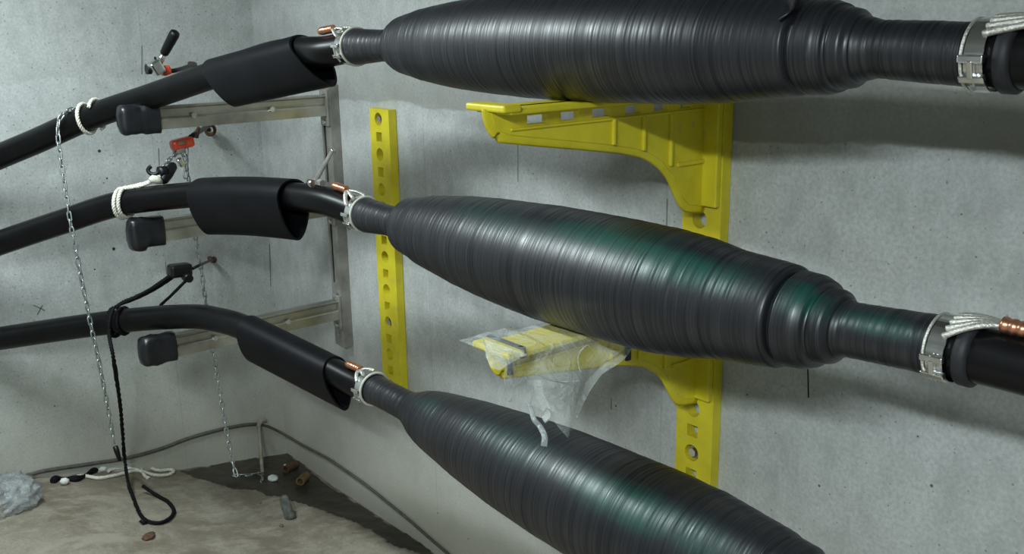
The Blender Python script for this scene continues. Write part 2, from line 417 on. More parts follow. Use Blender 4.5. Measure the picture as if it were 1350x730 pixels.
# ------------------------------------------------------------------ cables with their taped joints
def ringwise(profile, axis, xs, seed, seg=72):
    """surface of wound tape: radius profile over x with laps, axis offset (y,z) over x"""
    rnd = random.Random(seed); laps = []; x = 1.5
    while x < 3.8:
        wd = rnd.choice((.003, .004, .005, .007, .010, .016)); laps.append((x, wd, rnd.uniform(-.0003, .0006), rnd.uniform(0, 6.28), rnd.uniform(.0, .004))); x += wd
    def disp(xx, a):
        for (l0, wd, h, ph, sk) in laps_near(xx):
            t = (xx + sk * math.sin(a + ph) - l0) / wd
            if 0 <= t < 1: return .7 * h + .0005 * t
        return 0.0
    idx = {}
    for L in laps:
        for k in range(int(L[0] / .02) - 1, int((L[0] + L[1]) / .02) + 2): idx.setdefault(k, []).append(L)
    def laps_near(xx): return idx.get(int(xx / .02), ())
    mb = MB(); vs = []; fs = []
    for i, x in enumerate(xs):
        y, z = axis(x); r = interp(x, profile)
        for k in range(seg):
            a = 2 * math.pi * k / seg
            lump = 1 + 0.008 * mnoise.noise(Vector((x * 5, math.cos(a) * 1.3, math.sin(a) * 1.3 + seed)))
            rr = r * lump + disp(x, a)
            vs.append((x, y + rr * math.sin(a), z + rr * math.cos(a)))
    n = len(xs)
    for i in range(n - 1):
        for k in range(seg):
            k2 = (k + 1) % seg
            fs.append((i * seg + k, i * seg + k2, (i + 1) * seg + k2, (i + 1) * seg + k))
    mb.add(vs, fs, True)
    mb.f.append(tuple(reversed(range(seg)))); mb.s.append(False)
    mb.f.append(tuple((n - 1) * seg + k for k in range(seg))); mb.s.append(False)
    return mb
def frange(a, b, st):
    n = max(2, int(round((b - a) / st))); return [a + (b - a) * i / n for i in range(n + 1)]

CR = 0.047
JY = -0.50
CABLES = {
 1: dict(mat='tape1', zk=[(1.6, 2.083), (1.75, 2.084), (1.95, 2.091), (2.67, 2.0985), (3.3, 2.102), (3.45, 2.100), (3.6, 2.094), (3.8, 2.088)],
    prof=[(1.69, .050), (1.72, .053), (1.78, .050), (1.86, .045), (1.925, .045), (1.945, .055), (1.965, .070), (1.99, .079), (2.09, .096), (2.22, .110), (2.36, .119), (2.54, .1255), (2.8, .1245), (3.01, .117), (3.13, .108), (3.28, .089), (3.292, .087), (3.297, .078), (3.303, .078), (3.309, .085), (3.345, .083), (3.366, .077), (3.370, .068), (3.376, .071), (3.396, .068), (3.405, .058), (3.425, .052), (3.44, .0485), (3.50, .050), (3.61, .0505)],
    left=[(430, 68, 3.03), (390, 69, 3.14), (350, 76, 3.26), (280, 99, 3.45), (200, 127, 3.6), (120, 154, 3.68), (50, 185, 3.73), (0, 206, 3.76), (-70, 236, 3.80)]),
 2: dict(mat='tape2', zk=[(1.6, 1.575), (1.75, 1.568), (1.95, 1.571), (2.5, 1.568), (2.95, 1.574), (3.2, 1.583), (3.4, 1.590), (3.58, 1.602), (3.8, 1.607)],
    prof=[(1.69, .050), (1.74, .053), (1.79, .050), (1.86, .046), (1.92, .046), (1.94, .056), (1.96, .074), (1.975, .083), (2.04, .093), (2.08, .103), (2.26, .125), (2.37, .134), (2.59, .1445), (2.85, .144), (2.97, .141), (3.07, .131), (3.16, .115), (3.26, .107), (3.285, .104), (3.294, .099), (3.298, .088), (3.304, .088), (3.310, .096), (3.345, .093), (3.366, .085), (3.370, .070), (3.376, .074), (3.398, .071), (3.408, .058), (3.425, .052), (3.50, .0525), (3.61, .0535)],
    left=[(430, 265, 3.20), (380, 258, 3.31), (320, 254, 3.45), (260, 256, 3.58), (160, 268, 3.67), (80, 293, 3.72), (0, 320, 3.78), (-90, 352, 3.86)]),
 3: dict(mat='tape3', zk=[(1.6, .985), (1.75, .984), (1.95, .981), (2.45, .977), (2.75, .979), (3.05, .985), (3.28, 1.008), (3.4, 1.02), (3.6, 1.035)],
    prof=[(1.69, .046), (1.72, .049), (1.80, .047), (1.90, .047), (1.935, .050), (1.975, .064), (2.01, .078), (2.05, .088), (2.08, .094), (2.26, .119), (2.44, .136), (2.62, .147), (2.75, .151), (3.0, .151), (3.1, .143), (3.28, .110), (3.30, .106), (3.306, .096), (3.315, .10), (3.36, .092), (3.38, .075), (3.42, .055), (3.61, .053)],
    left=[(475, 508, 3.31), (430, 485, 3.40), (380, 459, 3.50), (320, 431, 3.63), (285, 421, 3.71), (250, 417, 3.77), (180, 421, 3.85), (100, 431, 3.90), (0, 446, 3.96), (-60, 455, 4.0)]),
}
CLABEL = {1: 'top black power cable with a fat taped joint reaching the upper frame edge',
          2: 'middle black power cable whose green-sheened taped joint is fully in view',
          3: 'lowest black power cable whose taped joint runs off the bottom edge'}
PATHS = {}
for j, C in CABLES.items():
    zk = C['zk']
    def axis(x, zk=zk): return JY, interp(x, zk)
    g = thing('power_cable', CLABEL[j], 'cable', (2.67, JY, interp(2.67, zk)), 'jointed power cables')
    # cable towards the end wall: from inside the neck to the frame edge and into the wall
    lp = [Vector((1.80, *axis(1.80))), Vector((1.70, *axis(1.70)))] + [at(*q) for q in C['left']]
    e = lp[-1]; lp.append(Vector((-0.05, e.y - 0.10, e.z - 0.03)))
    path = spline(lp, 8); PATHS[j] = path
    MB().tube(path, CR, 40).build('cable_sheath', 'cable', g)
    xr = [(3.52, *axis(3.52)), (3.7, *axis(3.7)), (4.0, JY - .005, axis(3.8)[1] - .004), (4.6, JY - .01, axis(3.8)[1]), (5.4, JY, axis(3.8)[1]), (6.195, JY, axis(3.8)[1])]
    MB().tube(spline(xr, 6), 0.0485, 40).build('cable_sheath', 'cable', g)
    for nm, a, b in (('neck_wrap', 1.69, 1.925), ('joint_body', 1.925, 3.298), ('end_collar', 3.298, 3.41), ('neck_wrap', 3.41, 3.60)):
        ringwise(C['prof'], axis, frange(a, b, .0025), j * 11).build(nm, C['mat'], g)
    # lapped tape end lifting on the shoulder
    if j == 1:
        y, z = axis(3.30); r = .088
        pts = []
        for k in range(9):
            a = math.radians(-58 + 52 * k / 8); pts.append(Vector((3.285 + .016 * math.sin(k * .7), y + (r + .004) * math.sin(a), z + (r + .004 + (.006 if 2 < k < 6 else 0)) * math.cos(a))))
        MB().tube(pts, [.003] * 9, 8, sx=4.2).build('tape_fold', C['mat'], g)
    # ---------------- clamp, braid and lug at both ends
    for side in (-1, 1):
        x0 = 1.705 if side < 0 else (3.628 if j == 1 else 3.613)
        y, z = axis(x0); rb = .0535 if side < 0 else .0555
        wd = .030 if side < 0 else .030
        ang = lambda a: Vector((0, math.sin(a), math.cos(a)))
        c = Vector((x0, y, z))
        # cream bedding ring beside the band, at its joint side
        cr = MB(); cr.tube([c - X3 * side * (.020) + ang(2 * math.pi * k / 48) * (rb + .0015) for k in range(48)], .0042 if side < 0 else .003, 8, closed=True)
        cr.build('bedding_ring', 'cream' if side < 0 else 'braid', g)
        band = MB(); n = 56; prof = [(-wd / 2, .0), (wd / 2, .0), (wd / 2, .0028), (-wd / 2, .0028)]
        vs = []; fs = []
        for k in range(n):
            a = 2 * math.pi * k / n
            for (dx, dr) in prof: vs.append(c + X3 * dx + ang(a) * (rb + dr))
        for k in range(n):
            k2 = (k + 1) % n
            for m in range(4):
                m2 = (m + 1) % 4; fs.append((k * 4 + m, k2 * 4 + m, k2 * 4 + m2, k * 4 + m2))
        band.add(vs, fs, False)
        clamp = band.build('hose_clamp', 'chrome', g, 'bright steel band clamp')
        # screw housing facing the viewer
        a0 = math.radians(-98 if side < 0 else -104)
        for da, ln, wdt in ((0.20, .012, .040), (-0.30, .012, .040), (-.05, .03, .010)):
            a = a0 + da; rot = Matrix.Rotation(-a, 3, 'X')
            MB().box(c + ang(a) * (rb + .008), (wdt, ln, .012), rot, .002).build('screw_housing', 'chrome', clamp)
        aa = [a0 + .62, a0 - .62]
        MB().tube([c + ang(a) * (rb + .0105) for a in (aa[1], a0 - .3, a0, a0 + .3)], .0038, 8).build('clamp_screw', 'chrome', clamp)
        # braid under the band spreading to the lug on top of the cable
        top = Vector((0, 0, 1))
        dirx = side
        lug0 = x0 + dirx * (.052 if side < 0 else (.19 if j == 1 else .085))
        def cab(x):
            if side > 0:
                yy, zz = axis(min(x, 3.8)); return Vector((x, yy, zz))
            return min(path, key=lambda p: abs(p.x - x))
        for k, a in enumerate([-1.0, -.45, .35] if side < 0 else [-.95, -.7, -.45, -.2, .05, .3]):
            pts = []
            for t in [0, .2, .4, .6, .8, 1.0]:
                x = x0 + dirx * .008 + (lug0 - x0 - dirx * .008) * t
                if side < 0: cc = c.lerp(cab(lug0), t); cc.x = x
                else: cc = cab(x)
                al = a * (1 - t) + (-.12 + .03 * k) * t
                rr = (rb + .004) * (1 - t) + ((CR + .013) if side < 0 else (CR + .014)) * t + (.003 if side < 0 else .004) * math.sin(math.pi * t)
                pts.append(cc + ang(al) * rr)
            MB().tube(spline(pts, 4), .0042 if side < 0 else .0055, 8, sx=1.7 if side < 0 else 1.2).build('earth_braid', 'braid', g)
        # copper lug
        L = .052 if side < 0 else .085
        p0 = cab(lug0) + ang(-.1) * (CR + .016); p1x = lug0 + dirx * L
        if side < 0:
            q = cab(p1x); p1 = q + Vector((0, 0, 1)) * (CR + .014) + Vector((0, -.005, 0))
        else: p1 = cab(p1x) + ang(-.1) * (CR + .012)
        rr = []; pp = []
        for k in range(25):
            t = k / 24; pp.append(p0.lerp(p1, t)); base = .0125 if side < 0 else .0135
            gr = 1.0
            for gpos in (.14, .30, .46): gr -= .16 * math.exp(-((t - gpos) / .035) ** 2)
            if t > .85: gr *= 1 - (t - .85) * 1.6
            rr.append(base * gr)
        MB().tube(pp, rr, 16, sx=1.12).build('copper_lug', 'copper', g, 'crimped copper sleeve on the earth braid')
        if side > 0:
            rc = Vector((x0 + .038, *axis(x0 + .038)))
            MB().tube([rc - X3 * .013, rc - X3 * .009, rc + X3 * .009, rc + X3 * .014], [.050, .0575, .0575, .050], 48).build('rubber_ring', 'grey_rubber', g)

# ------------------------------------------------------------------ steel strut rack with three arms
PX0, PX1, PD = 0.665, 0.742, 0.045
rk = thing('steel_cable_rack', 'dull steel channel post with three slotted arms with black taped ends', 'cable rack', (.70, 0, .775))
post = MB()
zt, zb = 1.905, .775
holes = [rect(.687, (a + b) / 2, .0085, (b - a) / 2) for a, b in ((1.50, 1.755), (1.06, 1.38))]
post.plate([(PX0, zb), (PX1, zb), (PX1, zt), (PX0, zt)], holes, .005, ((0, -PD, 0), X3, Z3, Y3))
po = post.build('post', 'steel', rk)
MB().box((PX1 - .0025, -PD / 2 + .0025, (zt + zb) / 2), (.005, PD - .005, zt - zb)).build('side_flange', 'steel', po)
MB().box((PX0 + .0025, -PD / 2 + .0025, (zt + zb) / 2), (.005, PD - .005, zt - zb)).build('side_flange', 'steel', po)
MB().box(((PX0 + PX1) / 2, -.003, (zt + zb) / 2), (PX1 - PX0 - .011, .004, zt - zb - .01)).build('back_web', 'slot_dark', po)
for z in (.83, 1.02, 1.44, 1.80):
    MB().tube([(.712, -PD, z), (.712, -PD - .008, z)], .008, 6, smooth=False).build('bolt', 'chrome', rk)
ARMZ = [1.823, 1.405, .945]
AX0, AX1, AH = .685, .730, .042
for i, z in enumerate(ARMZ):
    tipy = (-.872, -.885, -.892)[i]
    y0 = -PD - .008
    o = AX1; q = AX0; r2 = .004
    sec = [(q, -AH), (o, -AH), (o, -.005), (o - .003, 0.0), (o - .010, .001), (o - .008, .012), (o - .008, AH - .012), (o - .002, AH - .006), (o - .002, AH - .003), (o - .005, AH), (q, AH)]
    vs = [(x, y0, z + h) for x, h in sec] + [(x, tipy, z + h) for x, h in sec]; n = len(sec)
    arm = MB().add(vs, [(k, (k + 1) % n, n + (k + 1) % n, n + k) for k in range(n)] + [tuple(range(n)), tuple(range(2 * n - 1, n - 1, -1))], False).build('arm', 'steel_arm', rk)
    # end plate and bolts at the post
    MB().box(((AX0 + AX1) / 2, -PD - .005, z - .01), (.062, .010, .15), bev=.002).build('arm_bracket', 'steel', arm)
    for dz in (.05, -.068): MB().tube([(.716, -PD - .010, z + dz), (.716, -PD - .022, z + dz)], .0095, 6, smooth=False).build('bolt', 'chrome', arm)
    for yb in (-.30, -.62): MB().tube([(AX1 - .002, yb, z + .002), (AX1 + .010, yb, z + .002)], .011, 6, smooth=False).build('bolt', 'chrome', arm)
    # black taped end: lumpy rounded sock
    mb = MB(); seg = 28; vs = []; fs = []; rings = []
    L0, L1 = tipy + (.125, .11, .115)[i], tipy - .022
    K = 16
    for k in range(K + 1):
        t = k / K; y = L0 + (L1 - L0) * t
        s = 1.0 if t < .8 else math.sqrt(max(0, 1 - ((t - .8) / .2) ** 2)) * .62 + .38 if t < 1 else .38
        if i > 0 and t < .42: s *= 0.93
        if abs(t - .45) < .07: s *= .95
        rings.append((y, s))
    hw, hh = (.033, .034, .036)[i], (.055, .060, .060)[i]
    for ri, (y, s) in enumerate(rings):
        for k in range(seg):
            a = 2 * math.pi * k / seg; ca, sa = math.cos(a), math.sin(a)
            ex = .5
            px = math.copysign(abs(ca) ** ex, ca); pz = math.copysign(abs(sa) ** ex, sa)
            l = 1 + .13 * mnoise.noise(Vector((px * 2 + i * 7, y * 22, pz * 2)))
            if i == 1 and pz < 0 and ri > 8: l *= 1.12
            vs.append(((AX0 + AX1) / 2 + hw * px * s * l, y, z + hh * pz * s * l))
    for r_ in range(K):
        for k in range(seg):
            k2 = (k + 1) % seg; fs.append((r_ * seg + k, r_ * seg + k2, (r_ + 1) * seg + k2, (r_ + 1) * seg + k))
    fs.append(tuple(range(seg))); fs.append(tuple(K * seg + k for k in range(seg)))
    mb.add(vs, fs, True).build('tape_wrap', 'black_tape', arm, 'black tape wrapped around the arm end')

# ------------------------------------------------------------------ yellow fibreglass racks
def yellow_post(name, label, x0, x1, z0, z1, ztop, pitch, bolts, first=0):
    g = thing(name, label, 'cable rack', ((x0 + x1) / 2, 0, z0), 'yellow cable racks')
    cx = (x0 + x1) / 2 - .006; holes = []; k = first; bz = []
    while True:
        z = ztop - pitch * (k - first)
        if z < z0 + .03: break
        if z < z1 - .02:
            holes.append(circ(cx, z, .025, 16) if (k % 2 == 0) else rect(cx, z, .019, .018))
            if k in bolts: bz.append(z)
        k += 1
    MB().plate([(x0, z0), (x1, z0), (x1, z1), (x0, z1)], holes, .034, ((0, -.036, 0), X3, Z3, Y3)).build('post', 'yellow', g)
    for z in bz:
        b = MB(); b.tube([(cx, -.002, z), (cx, -.020, z)], .0205, 18); b.build('washer', 'steel', g)
        MB().tube([(cx, -.019, z), (cx, -.034, z)], .013, 6, smooth=False).build('bolt', 'chrome', g)
    return g
yellow_post('yellow_rack_post', 'yellow perforated post without arms between steel post and joints', 1.030, 1.165, .655, 1.829, 1.79, .0684, (0, 12))
gr = yellow_post('yellow_cable_rack', 'yellow perforated post with two yellow cantilever brackets under the joints', 2.620, 2.751, .42, 2.02, 1.9687, .0684, (16,), 1)

WX = 2.700                                     # +x face of the web
outl_px = [(648, 140), (649, 152), (653, 165), (661, 174), (675, 178), (800, 190), (835, 195), (856, 201), (874, 213), (887, 229), (895, 247), (902, 262), (909, 270), (917, 274)]
base = [onp(px, py, 0, WX) for px, py in outl_px]
BT = 1.975
outl = [(p.y, p.z) for p in base]
YF = -.036
outl = [(outl[0][0], BT)] + outl[1:]
outl[-1] = (YF, outl[-1][1])
outl.append((YF, BT))
slots = [(-.635, .022), (-.535, .021), (-.435, .021), (-.325, .020), (-.225, .020), (-.130, .016)]
for bi, dz in enumerate((0.0, -.5472)):
    br = MB().plate(outl, [rect(y, 1.942, h * 1.35, .010) for y, h in slots], .018, ((WX - .018, 0, dz), Y3, Z3, X3)).build('bracket', 'yellow', gr)
    y0t = outl[0][0]
    MB().box((WX - .009, (y0t + .010 + YF) / 2, BT - .0065 + dz), (.120, -(y0t + .010) + YF, .013), bev=.004).build('top_plate', 'yellow', br)
    MB().box((WX - .009, y0t + .012, BT + .001 + dz), (.135, .050, .016), bev=.005).build('tip_lip', 'yellow', br)
    # rim along the lower edge
    rim = [Vector((WX - .009, y, z + dz)) for y, z in outl[:-1]]
    MB().tube(spline(rim, 3), .006, 8, sx=3.4, ref=(0, 0, 1) if False else None).build('rim', 'yellow', br)
    # base flange on the post
    zl = outl[-2][1]
    MB().box(((2.624 + 2.747) / 2, YF - .010, (zl + .004 + BT) / 2 + dz), (.123, .020, BT - zl), bev=.004).build('base_flange', 'yellow', br)
    for px in (808, 848, 884):
        p = onp(px, 165, 0, WX); zlow = min(z for y, z in outl if abs(y - p.y) < .12) if False else None
        lo = None
        for (ya, za), (yb, zb_) in zip(outl, outl[1:]):
            if ya <= p.y <= yb and za < BT - .01: lo = za + (zb_ - za) * (p.y - ya) / (yb - ya + 1e-9)
        lo = max(lo, 1.79) if lo else 1.79
        MB().box((WX + .004, p.y, (lo + 1.925) / 2 + dz), (.010, .010, 1.925 - lo), bev=.003).build('rib', 'yellow', br)
    MB().box((WX + .003, -.10, 1.79 + dz), (.008, .12, .010), bev=.002).build('rib', 'yellow', br)
    MB().box((WX + .003, (y0t + YF) / 2 + .02, 1.925 + dz), (.006, (YF - y0t) - .06, .006), bev=.002).build('rib', 'yellow', br)
    if bi == 1:
        for yb_, wd in ((y0t + .035, .014), (-.335, .016)):
            hh = .075 if yb_ < -.5 else .125
            t = MB(); ztop = BT + (.010 if yb_ < -.6 else .0005) + dz
            t.box((WX - .009, yb_, ztop + .0015), (.126, wd, .003)); 
            t.box((WX + .053, yb_, ztop - .008), (.004, wd, .022))
            t.box((WX + .028, yb_, ztop - .020), (.054, wd, .004))
            t.box((WX + .006, yb_, ztop - hh / 2), (.006, wd, hh))
            t.build('tape_band', 'black_tape', br, 'black tape band')

# ------------------------------------------------------------------ rubber sleeves on the cables at the arms
def sleeve(j, label, ptsL, ptsR, w_, drop, up, shearL, shearR, sag=0.0, fl=0.0):
    A, B = ptsL, ptsR; d = (B - A).normalized(); side = d.cross(Z3).normalized(); dn = -(Z3 - d * d.dot(Z3)).normalized()
    K, S = 14, 44; outer = []; inner = []
    th = .007
    for k in range(K + 1):
        t = k / K; c = A.lerp(B, t) + dn * (sag * math.sin(math.pi * t))
        sh = shearL * (1 - t) + shearR * t
        for lst, off in ((outer, 0), (inner, -th)):
            for m in range(S):
                a = 2 * math.pi * m / S; ca, sa = math.cos(a), math.sin(a)
                h = (drop if ca < 0 else up)
                v = -ca * (h + off)              # positive downwards
                ww = w_ * (1 - .16 * max(0, -ca) ** 2)
                frac = (v + up) / (drop + up)
                p = c + dn * v + side * (sa * (ww + off)) + d * (sh * frac) + d * (fl * math.sin(a * 2) * (2 * t - 1))
                lst.append(p)
    mb = MB(); n = len(outer); vs = outer + inner; fs = []
    for k in range(K):
        for m in range(S):
            m2 = (m + 1) % S
            fs.append((k * S + m, k * S + m2, (k + 1) * S + m2, (k + 1) * S + m))
            fs.append((n + k * S + m, n + (k + 1) * S + m, n + (k + 1) * S + m2, n + k * S + m2))
    for k in (0, K):
        for m in range(S):
            m2 = (m + 1) % S; fs.append((k * S + m, k * S + m2, n + k * S + m2, n + k * S + m))
    o = mb.add(vs, fs, True).build('rubber_sleeve', 'rubber')
    tag(o, label, 'sleeve', 'rubber sleeves over the cables')
    md = o.modifiers.new('edge', 'EDGE_SPLIT'); md.split_angle = math.radians(50)
    return o
def on_path(j, px):
    best = None
    for a, b in zip(PATHS[j], PATHS[j][1:]):
        for t in (0, .25, .5, .75):
            p = a.lerp(b, t); q = ROT.transposed() @ (p - CAM)
            x = CX + F_PX * q.x / -q.z
            if best is None or abs(x - px) < best[0]: best = (abs(x - px), p)
    return best[1].copy()
sleeve(1, 'black rubber sleeve over the top cable with slanting open ends', on_path(1, 285), on_path(1, 398), .066, .125, .054, .085, .125)
sleeve(2, 'black rubber sleeve over the middle cable with round open end', on_path(2, 268), on_path(2, 387), .072, .150, .058, .010, .0, -.006)
sleeve(3, 'black rubber sleeve over the lowest cable sloping down to the right', on_path(3, 326), on_path(3, 436), .060, .120, .053, .035, .085)

# ------------------------------------------------------------------ chains
def link_mesh():
    mb = MB(); L, W = .0115, .0065; pts = []
    for k in range(5): a = math.pi * k / 4; pts.append((W * math.cos(a), 0, L + W * math.sin(a)))
    for k in range(5): a = math.pi + math.pi * k / 4; pts.append((W * math.cos(a), 0, -L + W * math.sin(a)))
    mb.tube(pts, .0030, 5, closed=True); me = mb.mesh('link'); me.materials.append(MATS['zinc']); return me
LINK = link_mesh()
def chain(path, parent, pitch=.0285):
    pts = spline(path, 10); acc = 0.0; k = 0; origin = parent_world(parent); lens = []
    tot = sum((b - a).length for a, b in zip(pts, pts[1:])); n = int(tot / pitch)
    seg = 0; d0 = 0.0
    cum = [0.0]
    for a, b in zip(pts, pts[1:]): cum.append(cum[-1] + (b - a).length)
    for i in range(n + 1):
        s = i * pitch
        while seg < len(pts) - 2 and cum[seg + 1] < s: seg += 1
        t = (s - cum[seg]) / max(1e-9, cum[seg + 1] - cum[seg]); p = pts[seg].lerp(pts[seg + 1], min(1, t))
        dr = (pts[seg + 1] - pts[seg]).normalized()
        q = dr.to_track_quat('Z', 'Y') @ Matrix.Rotation(math.radians(25 + 90 * (i % 2) + random.uniform(-18, 18)), 3, 'Z').to_quaternion()
        o = bpy.data.objects.new('chain_link', LINK); COL.objects.link(o); o.parent = parent
        o.location = p - origin; o.rotation_mode = 'QUATERNION'; o.rotation_quaternion = q

# lever hoist behind the top cable, its load chain thrown over the cable
h1 = thing('lever_hoist', 'lever hoist with raised black handle peeping over the top cable', 'hoist', at(208, 95, 3.86), 'lever hoists on the end wall')
d1 = 3.84
a, b = at(208, 86, d1), at(232, 41, d1 - .06)
MB().tube([a, a.lerp(b, .18), a.lerp(b, .36)], [.014, .012, .010], 10, sx=1.3).build('lever', 'chrome', h1)
grip = [a.lerp(b, t) for t in (.33, .36, .5, .7, .9, .97, 1.0)]
MB().tube(grip, [.014, .0165, .018, .019, .020, .018, .010], 16).build('lever_grip', 'black', h1)
MB().box(at(206, 89, d1 - .03), (.05, .045, .055), Matrix.Rotation(.5, 3, 'X'), .008).build('gear_case', 'chrome', h1)
c = at(197, 91, d1 - .02); MB().tube([c - Y3 * .012, c + Y3 * .012], .020, 16).build('hand_wheel', 'black', h1)
MB().box(at(218, 93, d1 + .02), (.045, .040, .036), Matrix.Rotation(.3, 3, 'X'), .01).build('hoist_body', 'orange', h1)
c = at(205, 80, d1 - .03); MB().box(c, (.008, .008, .03), None, .002).build('pawl_lever', 'black', h1)
hk = onp(250, 84, 0, 0.0)
MB().tube(spline([hk + X3 * -.02, hk + X3 * .05, hk + Vector((.08, -.015, -.01))], 4), .010, 10).build('eye_bolt', 'rust', h1)
MB().tube(spline([hk + Vector((.06, 0, 0)), at(235, 92, 3.92), at(222, 94, 3.86)], 5), .009, 10).build('hook', 'black', h1)
c1p = [at(99, 143, 3.70), at(90, 146, 3.665), at(82, 152, 3.635), at(77, 163, 3.625), at(77, 185, 3.62), at(82, 225, 3.625), at(96, 310, 3.64), at(115, 405, 3.70), at(133, 490, 3.76), at(148, 570, 3.83), at(152, 588, 3.84)]
chain(c1p, h1)
e0, e1 = at(152, 588, 3.84), at(158, 607, 3.85)
MB().tube([e0, e0.lerp(e1, .3), e1], [.010, .011, .007], 8).build('chain_end_stop', 'black', h1)

# orange hoist pulling the middle cable
h2 = thing('lever_hoist', 'orange hoist hooked to the end wall above the middle cable', 'hoist', at(240, 190, 3.75), 'lever hoists on the end wall')
d2 = 3.78
hb = at(240, 189, d2)
vdir = (at(265, 172, 3.98) - hb).normalized()
MB().box(hb, (.050, .088, .040), Matrix.Rotation(.16, 3, 'X'), .012).build('hoist_body', 'orange', h2)
MB().box(hb + vdir * .0 + Vector((.028, -.01, .006)), (.004, .03, .014), Matrix.Rotation(.16, 3, 'X'), .001).build('rating_plate', 'brown', h2)
MB().box(at(236, 198, d2), (.05, .035, .022), Matrix.Rotation(.3, 3, 'X'), .005).build('chain_guide', 'steel', h2)
eb = onp(270, 170, 0, 0.0)
MB().tube([eb - X3 * .02, eb + X3 * .05], .009, 10).build('eye_bolt', 'rust', h2)
ring = eb + X3 * .06
MB().tube([ring + Vector((.0, math.cos(t) * .022, math.sin(t) * .022)) for t in [2 * math.pi * k / 18 for k in range(18)]], .0075, 8, closed=True).build('eye_ring', 'rust', h2)
MB().tube(spline([ring + Vector((.0, -.0, .022)), at(258, 176, 3.85), hb + vdir * .045], 5), .010, 10).build('hook', 'black', h2)
lp = at(262, 168, 3.86); MB().tube([lp, at(258, 180, 3.84)], [.006, .012], 8).build('hook_latch', 'rust', h2)
chain([at(234, 200, d2), at(226, 208, 3.72), at(216, 217, 3.68)], h2)
chain([at(241, 200, d2), at(245, 215, d2 + .01), at(250, 245, 3.84), at(256, 300, 3.87), at(266, 360, 3.9), at(276, 430, 3.93), at(290, 520, 3.96), at(305, 600, 4.0), at(312, 628, 4.0)], h2)
chain([at(246, 200, d2 + .02), at(246, 216, d2 + .02), at(244, 236, d2 + .02)], h2)
# chain tail lying on the wet floor
tail = []
for q in ((312, 628), (322, 628), (334, 627), (343, 626), (346, 631), (345, 636)):
    p = floor_at(*q); p.z += .006; tail.append(p)
chain(tail, h2)
c = at(238, 214, 3.72); MB().box(c, (.022, .022, .035), Matrix.Rotation(.4, 3, 'X'), .005).build('load_block', 'chrome', h2)
ga, gb = at(230, 216, 3.69), at(214, 240, 3.64)
MB().tube([ga, ga.lerp(gb, .1), ga.lerp(gb, .5), ga.lerp(gb, .9), gb], [.010, .019, .022, .019, .012], 14, sx=.8).build('lever_grip', 'black', h2)
hx = at(203, 226, 3.64)
hkp = [at(212, 223, 3.65), at(206, 229, 3.64), at(199, 229, 3.64), at(195, 224, 3.64), at(199, 219, 3.64)]
MB().tube(spline(hkp, 6), .0075, 10).build('load_hook', 'black', h2)
sx_ = at(214, 226, 3.645); MB().tube([sx_ - Y3 * .015, sx_ + Y3 * .015], .020, 16).build('hook_swivel', 'black', h2)

# ------------------------------------------------------------------ ropes
def cable_frame(j, px):
    p = on_path(j, px); q = on_path(j, px - 14); q2 = on_path(j, px + 14)
    d = (q2 - q).normalized(); s = d.cross(Z3).normalized(); u = s.cross(d); return p, d, s, u
def loop_pts(j, px, r, a0, a1, tilt=0.0, n=20, sh=0.0):
    p, d, s, u = cable_frame(j, px); out = []
    for k in range(n + 1):
        a = math.radians(a0 + (a1 - a0) * k / n)
        out.append(p + (s * math.sin(a) + u * math.cos(a)) * r + d * (tilt * math.cos(a) + sh * k / n))
    return out
def rope(path, r, n=1, tw=.03, seg=6):
    """laid rope: three strands twisted around the path"""
    pts = spline(path, n) if n > 1 else [Vector(p) for p in path]
    cum = 0.0; mb = MB(); strands = [[], [], []]; u = None
    for i, p in enumerate(pts):
        a = pts[max(i - 1, 0)]; b = pts[min(i + 1, len(pts) - 1)]; t = (b - a).normalized()
        if i: cum += (p - pts[i - 1]).length
        if u is None: u = Vector((.3, .2, 1))
        u = (u - t * u.dot(t)).normalized(); s = t.cross(u)
        for k in range(3):
            ph = 2 * math.pi * (k / 3 + cum / tw)
            strands[k].append(p + (u * math.cos(ph) + s * math.sin(ph)) * r * .52)
    for st in strands: mb.tube(st, r * .58, seg)
    return mb
def dense(path, step=.006):
    pts = spline(path, 10); out = [pts[0]]
    for p in pts[1:]:
        if (p - out[-1]).length >= step: out.append(p)
    return out
RR = .0075
g = thing('white_rope', 'white rope looped twice around the top cable', 'rope', cable_frame(1, 122)[0])
rope(dense(loop_pts(1, 114, CR + RR, -20, 340, .012, 28, .012)), RR).build('rope_loop', 'rope', g)
rope(dense(loop_pts(1, 128, CR + RR, -170, 60, .012, 20, .006)), RR).build('rope_loop', 'rope', g)
g = thing('white_rope', 'white rope around the middle cable tied to the black hook', 'rope', cable_frame(2, 165)[0])
for dx, sh in ((160, .01), (166, .012)):
    lpz = loop_pts(2, dx, CR + RR, 0, 300, .014, 24, sh)
    rope(dense(lpz), RR).build('rope_loop', 'rope', g)
for k, px in enumerate((161, 167)):
    st = loop_pts(2, px, CR + RR, -30, 10, .014, 4)[-1]
    rope(dense([st, at(185, 243 + k * 2, 3.63), at(200, 238 + k, 3.63), at(212, 232, 3.635)]), RR).build('rope_tail', 'rope', g)
kp = at(204, 237, 3.62)
MB().tube([kp + Vector((.0, -.02, 0)), kp + Vector((0, -.008, .004)), kp + Vector((0, .01, -.002)), kp + Vector((0, .025, -.012))], [.008, .015, .016, .008], 12).build('knot', 'rope', g)

